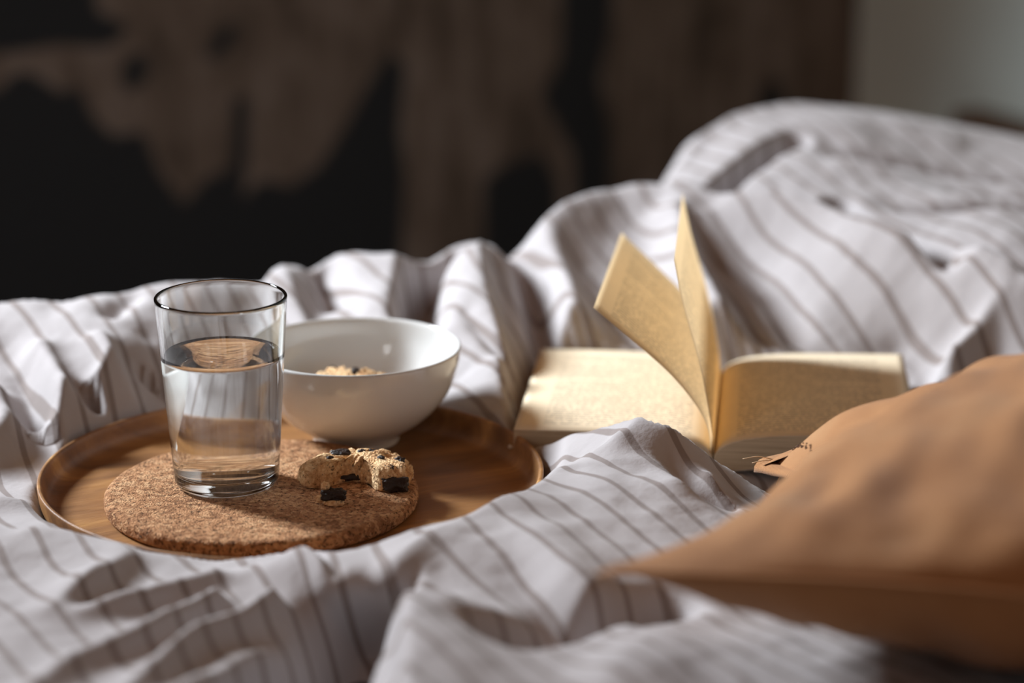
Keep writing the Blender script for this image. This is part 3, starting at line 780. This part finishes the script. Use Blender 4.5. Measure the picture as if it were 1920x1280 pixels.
# folds: (points on the crest or in the crease, width on the left of its direction, width on the right, sharpness)
FOLDS = [
 # left, behind the tray
 ([(-0.2781,1.4631,0.6240), (-0.2689,1.4504,0.6440), (-0.2892,1.4944,0.6500), (-0.3170,1.5519,0.6550)], .018, .010, 1.6),
 ([(-0.2441,1.5030,0.6220), (-0.2429,1.4872,0.6450), (-0.2570,1.5208,0.6530), (-0.2754,1.5604,0.6600)], .012, .009, 1.6),
 ([(-0.2707,1.5175,0.6100), (-0.2611,1.4969,0.6330), (-0.2700,1.5232,0.6450)], .009, .009, 1.5),
 ([(-0.2409,1.5592,0.6060), (-0.2409,1.5608,0.6300), (-0.2494,1.5868,0.6450)], .008, .010, 1.5),
 ([(-0.3070,1.4850,0.6060), (-0.3147,1.5103,0.6160), (-0.3240,1.5400,0.6270), (-0.3431,1.5715,0.6400)], .012, .010, 1.5),
 ([(-0.3304,1.4233,0.6300), (-0.3207,1.4589,0.6360), (-0.3352,1.4990,0.6450)], .02, .012, 1.6),
 ([(-0.3221,1.3520,0.6220), (-0.3006,1.3398,0.6220), (-0.2877,1.3445,0.6170)], .012, .010, 1.6),
 ([(-0.3821,1.6064,0.6600), (-0.3544,1.6148,0.6600), (-0.3180,1.6182,0.6610), (-0.2814,1.6207,0.6630), (-0.2512,1.6435,0.6650), (-0.2050,1.6651,0.6640)], .02, .03, 1.8),
 ([(-0.2746,1.6095,0.6500), (-0.2670,1.6332,0.6550)], .012, .008, 1.6),
 # left front
 ([(-0.3078,1.2616,0.6320), (-0.2847,1.2642,0.6320), (-0.2664,1.2616,0.6320), (-0.2457,1.2612,0.6290), (-0.2139,1.2454,0.6240), (-0.2017,1.2451,0.6210)], .010, .035, 1.8),
 ([(-0.2356,1.1571,0.6300), (-0.2264,1.1791,0.6330), (-0.2186,1.1992,0.6320), (-0.2085,1.2301,0.6280)], .016, .007, 1.5),
 ([(-0.2214,1.1536,0.6270), (-0.2067,1.1646,0.6290), (-0.1848,1.1854,0.6290), (-0.1594,1.2071,0.6280)], .010, .008, 1.5),
 ([(-0.2239,1.0404,0.6360), (-0.2096,1.0766,0.6360), (-0.1945,1.0951,0.6370), (-0.1838,1.1106,0.6370), (-0.1680,1.1448,0.6350), (-0.1550,1.1716,0.6330)], .011, .008, 1.5),
 ([(-0.1837,1.0079,0.6400), (-0.1762,1.0332,0.6400), (-0.1674,1.0641,0.6400), (-0.1553,1.1034,0.6400), (-0.1369,1.1338,0.6380), (-0.1239,1.1653,0.6370)], .010, .008, 1.5),
 ([(-0.1588,1.0036,0.6420), (-0.1501,1.0288,0.6420), (-0.1361,1.0509,0.6430), (-0.1209,1.0828,0.6450), (-0.1056,1.1300,0.6430), (-0.0930,1.1768,0.6360)], .012, .012, 1.5),
 ([(-0.1377,1.2173,0.6280), (-0.1173,1.2162,0.6370), (-0.1003,1.2195,0.6400), (-0.0840,1.2118,0.6420), (-0.0738,1.2070,0.6420), (-0.0517,1.2235,0.6440), (-0.0291,1.2425,0.6450), (-0.0045,1.2818,0.6430), (0.0087,1.3280,0.6380)], .010, .022, 1.8),
 ([(-0.1243,1.2264,0.6220), (-0.1099,1.2281,0.6260), (-0.0948,1.2201,0.6300)], .006, .007, 1.5),
 ([(-0.0962,1.0561,0.6180), (-0.1012,1.0922,0.6180)], .006, .006, 1.6),
 ([(-0.0458,0.9543,0.6620), (-0.0470,0.9937,0.6620), (-0.0488,1.0471,0.6600), (-0.0513,1.1059,0.6550)], .006, .045, 1.8),
 # hill right of the tray
 ([(0.0230,1.1401,0.6180), (0.0124,1.1681,0.6270), (0.0000,1.1983,0.6360)], .014, .016, 1.6),
 ([(0.0638,1.1192,0.6340), (0.0506,1.1251,0.6430), (0.0330,1.1674,0.6450), (0.0143,1.2170,0.6440), (-0.0088,1.2558,0.6420)], .02, .02, 1.6),
 ([(0.0402,0.9860,0.6500), (0.0527,1.0284,0.6520), (0.0680,1.0786,0.6440)], .022, .035, 1.9),
 ([(0.0289,1.4653,0.6140), (0.0495,1.4221,0.6370), (0.0775,1.3955,0.6555), (0.0973,1.3893,0.6470), (0.1231,1.3922,0.6270), (0.1424,1.3874,0.6170), (0.1611,1.3780,0.6070)], .008, .022, 1.5),
 ([(0.0329,1.3840,0.6240), (0.0481,1.3797,0.6370), (0.0629,1.3831,0.6480)], .007, .014, 1.4),
 ([(0.0087,1.3300,0.6370), (0.0261,1.3491,0.6350), (0.0506,1.3588,0.6350), (0.0848,1.3588,0.6370), (0.0974,1.3245,0.6350), (0.1143,1.3007,0.6240)], .010, .012, 1.5),
 ([(0.0932,1.3694,0.6290), (0.1105,1.3500,0.6160), (0.1270,1.3371,0.6040)], .008, .008, 1.5),
 ([(0.1173,1.3607,0.6290), (0.1326,1.3334,0.6170)], .008, .008, 1.5),
 # behind the bowl
 ([(-0.1408,1.6172,0.6440), (-0.1533,1.6620,0.6550), (-0.1674,1.7191,0.6640)], .020, .010, 1.7),
 ([(-0.1277,1.6881,0.6240), (-0.1403,1.7405,0.6340), (-0.1475,1.7498,0.6480)], .010, .012, 1.6),
 ([(-0.0812,1.5959,0.6500), (-0.0844,1.6655,0.6580), (-0.0833,1.7271,0.6640)], .045, .008, 1.9),
 ([(-0.1729,1.7269,0.6600), (-0.1276,1.7548,0.6640), (-0.0854,1.7486,0.6680), (-0.0525,1.7782,0.6640)], .02, .025, 1.8),
 ([(0.0028,1.5262,0.6220), (-0.0029,1.5710,0.6420), (-0.0131,1.6332,0.6550), (-0.0213,1.7034,0.6640), (-0.0261,1.7731,0.6760)], .034, .010, 1.7),
 ([(-0.0327,1.5774,0.6250), (-0.0447,1.6273,0.6450), (-0.0422,1.6805,0.6560)], .014, .02, 1.7),
 ([(0.0000,1.5780,0.6180), (-0.0166,1.6048,0.6360), (-0.0320,1.6446,0.6480)], .006, .006, 1.4),
 ([(0.0515,1.6042,0.6400), (0.0434,1.6546,0.6570), (0.0333,1.7234,0.6710), (0.0202,1.7880,0.6820)], .022, .018, 1.7),
 ([(0.1615,1.6182,0.6360), (0.1475,1.6805,0.6580), (0.1334,1.7567,0.6750), (0.1278,1.8261,0.6900)], .022, .012, 1.7),
 ([(0.1760,1.6670,0.6220), (0.1675,1.6810,0.6300), (0.1595,1.7030,0.6400)], .006, .006, 1.4),
 ([(0.3202,1.6664,0.6420), (0.2719,1.7033,0.6520), (0.2352,1.7559,0.6670), (0.2128,1.8106,0.6830)], .030, .030, 1.8),
 ([(0.3194,1.7112,0.6620), (0.2974,1.7597,0.6710), (0.2793,1.7863,0.6720)], .010, .014, 1.7),
 ([(0.2887,1.6117,0.6340), (0.3277,1.6451,0.6420), (0.3727,1.6843,0.6550)], .010, .012, 1.6),
 # far pile of folds
 ([(0.2083,1.8900,0.6987), (0.2391,1.9000,0.7027), (0.2678,1.8900,0.7004)], .026, .026, 1.8),
 ([(0.0102,1.7969,0.6820), (0.0414,1.8357,0.6870), (0.0799,1.8670,0.6920), (0.1220,1.8684,0.6960), (0.1699,1.8383,0.6970), (0.2212,1.8170,0.7000), (0.2744,1.7593,0.6940), (0.3206,1.7245,0.6840), (0.3690,1.6720,0.6740)], .010, .035, 1.8),
 ([(0.2659,1.9100,0.7076), (0.2990,1.9000,0.7018), (0.3390,1.8800,0.6879), (0.4125,1.8600,0.6639)], .012, .012, 1.7),
 ([(0.1295,1.9300,0.6858), (0.1599,1.9800,0.7013), (0.1987,2.0200,0.7172), (0.2369,2.0400,0.7231), (0.2943,2.0600,0.7212), (0.3436,2.0800,0.7171), (0.3859,2.0800,0.7077), (0.4567,2.0800,0.6888)], .03, .030, 1.8),
]
CREST = [(-0.4248,1.6009,0.6600), (-0.3544,1.6148,0.6600), (-0.2996,1.6187,0.6620), (-0.2512,1.6435,0.6650), (-0.2050,1.6651,0.6640), (-0.1746,1.6848,0.6640), (-0.1668,1.7264,0.6650), (-0.1274,1.7524,0.6650), (-0.0854,1.7486,0.6680), (-0.0522,1.7700,0.6660), (-0.0396,1.7849,0.6740), (-0.0264,1.7916,0.6770), (0.0102,1.8005,0.6820), (0.0414,1.8357,0.6870), (0.0799,1.8670,0.6920), (0.1202,1.8723,0.6960),
 (0.1599,1.9800,0.7013), (0.1987,2.0200,0.7172), (0.2369,2.0400,0.7231), (0.2943,2.0600,0.7212), (0.3436,2.0800,0.7171), (0.3859,2.0800,0.7077), (0.4567,2.0800,0.6888)]
# deep creases and gaps: (points with the height of the crease floor, width left, width right, sharpness)
CREASES = [
 ([(-0.1267,1.0458,0.5800), (-0.1187,1.0794,0.5800), (-0.1106,1.1045,0.6100)], .010, .010, 2.2),
 ([(-0.090, 1.02, 0.555), (-0.083, 1.10, 0.555), (-0.076, 1.155, 0.558), (-0.069, 1.188, 0.580)], .030, .014, 3.0),
 ([(-0.0052,1.0921,0.6120), (0.0268,1.1251,0.6040), (0.0515,1.1409,0.5960), (0.0745,1.1635,0.5850)], .010, .016, 2.0),
 ([(0.0121,1.4813,0.5650), (0.0291,1.4738,0.5600), (0.0402,1.4643,0.5720)], .013, .009, 3.0),
 ([(0.1636,1.4373,0.5600), (0.1797,1.4112,0.5560)], .014, .012, 2.4),
 ([(-0.0696,1.6391,0.6000), (-0.0688,1.7215,0.6020), (-0.0634,1.7614,0.6180), (-0.0446,1.7829,0.6400)], .010, .014, 2.0),
 ([(0.0215,1.5525,0.5900), (0.0206,1.6263,0.5980), (0.0186,1.6956,0.6080), (0.0113,1.7662,0.6240), (0.0000,1.8074,0.6460)], .011, .017, 2.0),
 ([(0.3156,1.7300,0.6350), (0.2895,1.7700,0.6434), (0.2623,1.8100,0.6276), (0.2532,1.8300,0.6377)], .009, .008, 2.0),
 ([(0.2963,1.5953,0.5880), (0.2877,1.6358,0.6000), (0.2774,1.6601,0.6100)], .013, .011, 2.0),
 ([(0.1652,1.8800,0.6309), (0.1795,1.9000,0.5853), (0.2063,1.9350,0.5942), (0.2341,1.9650,0.6742)], .009, .009, 3.0),
 ([(0.2652,1.8400,0.6917), (0.3250,1.8200,0.6687), (0.3982,1.8100,0.6470)], .008, .007, 1.7),
 ([(0.2447,1.9500,0.7027), (0.3227,1.9400,0.6785), (0.4207,1.9200,0.6491)], .009, .008, 1.7),
 ([(0.2035,1.6300,0.6147), (0.1998,1.6800,0.6163), (0.1808,1.7600,0.6378), (0.1597,1.8000,0.6591), (0.1508,1.8300,0.6811)], .008, .015, 1.8),
 ([(0.1208,1.6800,0.6362), (0.0958,1.7600,0.6562), (0.0625,1.8200,0.6759)], .008, .011, 1.8),
]
def seg_dist(X, Y, pts):
    """distance to a polyline, hat weights along it, and signed side (-1 left, +1 right)"""
    n = len(pts)
    best = np.full(X.shape, 1e9); tpar = np.zeros(X.shape); side = np.zeros(X.shape)
    for i in range(n - 1):
        x0, y0 = pts[i][0], pts[i][1]; x1, y1 = pts[i + 1][0], pts[i + 1][1]
        dx, dy = x1 - x0, y1 - y0
        L = math.hypot(dx, dy)
        t = np.clip(((X - x0) * dx + (Y - y0) * dy) / (L * L), 0, 1)
        ex, ey = X - x0 - t * dx, Y - y0 - t * dy
        d = np.hypot(ex, ey)
        cr = (dy * ex - dx * ey) / (L * np.maximum(d, 1e-9))
        m = d < best
        best = np.where(m, d, best); tpar = np.where(m, i + t, tpar); side = np.where(m, cr, side)
    return best, tpar, side
def fold_basis(X, Y, fold):
    pts, wl, wr, p = fold
    if len(pts) > 2: pts_d = smooth_profile([q[:2] for q in pts], 4)
    else: pts_d = [q[:2] for q in pts]
    per = 4 if len(pts) > 2 else 1
    d, t, s = seg_dist(X, Y, pts_d)
    t = t / per
    w = wl + (wr - wl) * (s + 1) / 2
    pr = np.exp(-(np.sqrt(d * d + (0.12 * w) ** 2) / w) ** p)
    return [pr * np.clip(1 - np.abs(t - i), 0, 1) for i in range(len(pts))]

def tps_fit(P, lam=2e-4):
    P = np.array(P); n = len(P)
    d = np.hypot(P[:, None, 0] - P[None, :, 0], P[:, None, 1] - P[None, :, 1])
    K = np.where(d > 0, d * d * np.log(np.maximum(d, 1e-9)), 0) + lam * np.eye(n)
    Q = np.c_[np.ones(n), P[:, :2]]
    A = np.block([[K, Q], [Q.T, np.zeros((3, 3))]])
    sol = np.linalg.solve(A, np.r_[P[:, 2], 0, 0, 0])
    def ev(X, Y):
        z = sol[n] + sol[n + 1] * X + sol[n + 2] * Y
        for i in range(n):
            r = np.hypot(X - P[i, 0], Y - P[i, 1])
            z = z + sol[i] * np.where(r > 0, r * r * np.log(np.maximum(r, 1e-9)), 0)
        return z
    return ev

def value_noise(X, Y, scale, seed):
    rs = np.random.RandomState(seed)
    n = 64; g = rs.rand(n, n) * 2 - 1
    x, y = X * scale + seed * 7.3, Y * scale + seed * 3.1
    xi, yi = np.floor(x).astype(int), np.floor(y).astype(int)
    fx, fy = x - xi, y - yi
    fx = fx * fx * fx * (fx * (fx * 6 - 15) + 10); fy = fy * fy * fy * (fy * (fy * 6 - 15) + 10)
    gx = lambda a, b: g[a % n, b % n]
    return (gx(xi, yi) * (1 - fx) + gx(xi + 1, yi) * fx) * (1 - fy) + (gx(xi, yi + 1) * (1 - fx) + gx(xi + 1, yi + 1) * fx) * fy

def press_limit(A_, B_, objs, gap):
    """height under which the cloth must stay where things lie on it"""
    dg = bpy.context.evaluated_depsgraph_get()
    lim = np.full(A_.shape, 9.0)
    for o in objs:
        me = o.evaluated_get(dg).to_mesh()
        mw = o.matrix_world
        vs_ = [mw @ v.co for v in me.vertices]
        bvh = BVHTree.FromPolygons(vs_, [tuple(p.vertices) for p in me.polygons])
        xy = np.array([(v.x * E1[0] + v.y * E1[1], v.x * E2[0] + v.y * E2[1]) for v in vs_])
        a0, b0 = xy.min(0) - .004; a1, b1 = xy.max(0) + .004
        ii = np.argwhere((A_ > a0) & (A_ < a1) & (B_ > b0) & (B_ < b1))
        up_ = Vector((0, 0, 1))
        for (r, c) in ii:
            x, y, _ = bed(A_[r, c], B_[r, c], 0)
            h = bvh.ray_cast(Vector((x, y, 0.3)), up_)
            if h[0] is not None: lim[r, c] = min(lim[r, c], h[0].z - gap)
        o.evaluated_get(dg).to_mesh_clear()
    return lim

STEP = 0.003
def duvet():
    a = np.arange(-0.15, 1.60, STEP); b = np.arange(0.40, EDGE_B + 0.30, STEP)
    A_, B_ = np.meshgrid(a, b)
    X = A_ * E1[0] + B_ * E2[0]; Y = A_ * E1[1] + B_ * E2[1]
    ev = tps_fit(BASE)
    Z = ev(X, Y)
    # amplitudes so that the summed folds pass through every point given
    pts = [q for f in FOLDS for q in f[0]]
    px = np.array([q[0] for q in pts]); py = np.array([q[1] for q in pts]); pz = np.array([q[2] for q in pts])
    cols = [c for f in FOLDS for c in fold_basis(px, py, f)]
    Mx = np.array(cols).T
    rhs = pz - ev(px, py)
    amp = np.linalg.solve(Mx.T @ Mx + 0.06 * np.eye(Mx.shape[1]), Mx.T @ rhs)
    k = 0
    for f in FOLDS:
        for c in fold_basis(X, Y, f):
            Z += amp[k] * c; k += 1
    # soft small wrinkles
    Z += 0.0022 * value_noise(A_ + 0.15 * B_, B_ * 0.45, 26, 1) + 0.0012 * value_noise(A_ * .8 - .5 * B_, B_ * .7 + .3 * A_, 52, 2) + 0.0004 * value_noise(A_, B_, 120, 3)
    Z = np.maximum(Z, 0.582)
    for f in CREASES:
        bs_ = fold_basis(X, Y, f)
        w = np.minimum(1.0, sum(bs_) * 1.04)
        floor_z = sum(c * q[2] for c, q in zip(bs_, f[0])) / np.maximum(sum(bs_), 1e-9)
        Z = Z + np.minimum(0.0, floor_z - Z) * w
    # falls over the far side of the bed, tucks down at the outer borders
    ea = np.array([q[0] * E1[0] + q[1] * E1[1] for q in CREST]); eb = np.array([q[0] * E2[0] + q[1] * E2[1] for q in CREST])
    so = np.argsort(ea)
    edge = np.interp(A_, ea[so], eb[so])
    past = np.maximum(0, B_ - edge - 0.012)
    Z = np.where(past > 0, np.maximum(Z - past * 0.9 - past * past * 12, np.minimum(Z, 0.590)), Z)
    over = np.maximum(0, B_ - (EDGE_B - 0.005))
    Z = Z - over * 2.2 - 0.03 * (1 - np.exp(-over / 0.02))
    for dist in (A_ - a[0], a[-1] - A_, B_ - b[0]):
        Z = np.minimum(Z, 0.580 + np.sqrt(np.maximum(dist, 0)) * 0.22)
    lim = press_limit(A_, B_, [tray, bookcover, cushion_cover], 0.003)
    for _ in range(30):
        p = np.pad(lim, 1, mode='edge')
        nb = np.minimum(np.minimum(p[:-2, 1:-1], p[2:, 1:-1]), np.minimum(p[1:-1, :-2], p[1:-1, 2:]))
        lim = np.minimum(lim, nb + STEP * 1.6)
    kk = 0.004
    h = np.clip(0.5 + 0.5 * (lim - Z) / kk, 0, 1)
    Z = np.where(lim > 5, Z, lim * (1 - h) + Z * h - kk * h * (1 - h))
    # the fold in front of the tray leans forward over the deep gap below it
    lean = np.exp(-(((X + 0.076) / 0.030) ** 4 + ((Y - 1.212) / 0.034) ** 2)) * np.clip((Z - 0.580) / 0.045, 0, 1)
    Y = Y - 0.032 * lean
    idx = np.arange(A_.size).reshape(A_.shape)
    faces = np.stack([idx[:-1, :-1], idx[:-1, 1:], idx[1:, 1:], idx[1:, :-1]], -1).reshape(-1, 4)
    U = A_ + 0.010 * value_noise(A_, B_, 7, 5) + 0.004 * value_noise(A_, B_, 18, 6)
    me = bpy.data.meshes.new('duvet')
    nv, nf = A_.size, len(faces)
    me.vertices.add(nv); me.loops.add(nf * 4); me.polygons.add(nf)
    me.vertices.foreach_set('co', np.stack([X, Y, Z], -1).astype(np.float32).ravel())
    me.loops.foreach_set('vertex_index', faces.astype(np.int32).ravel())
    me.polygons.foreach_set('loop_start', (np.arange(nf) * 4).astype(np.int32))
    me.polygons.foreach_set('use_smooth', np.ones(nf, bool))
    lay = me.uv_layers.new(name='UVMap')
    lay.data.foreach_set('uv', np.stack([U, B_], -1).reshape(-1, 2)[faces.ravel()].astype(np.float32).ravel())
    me.update(calc_edges=True); me.validate()
    me.materials.append(M_duvet)
    o = bpy.data.objects.new('duvet', me); col.objects.link(o)
    return tag(o, 'crumpled pale grey duvet with thin brown stripes covering the bed', 'duvet')
bpy.context.view_layer.update()
bookcover = [c for c in book.children if c.name.startswith('cover')][0]
duvet()
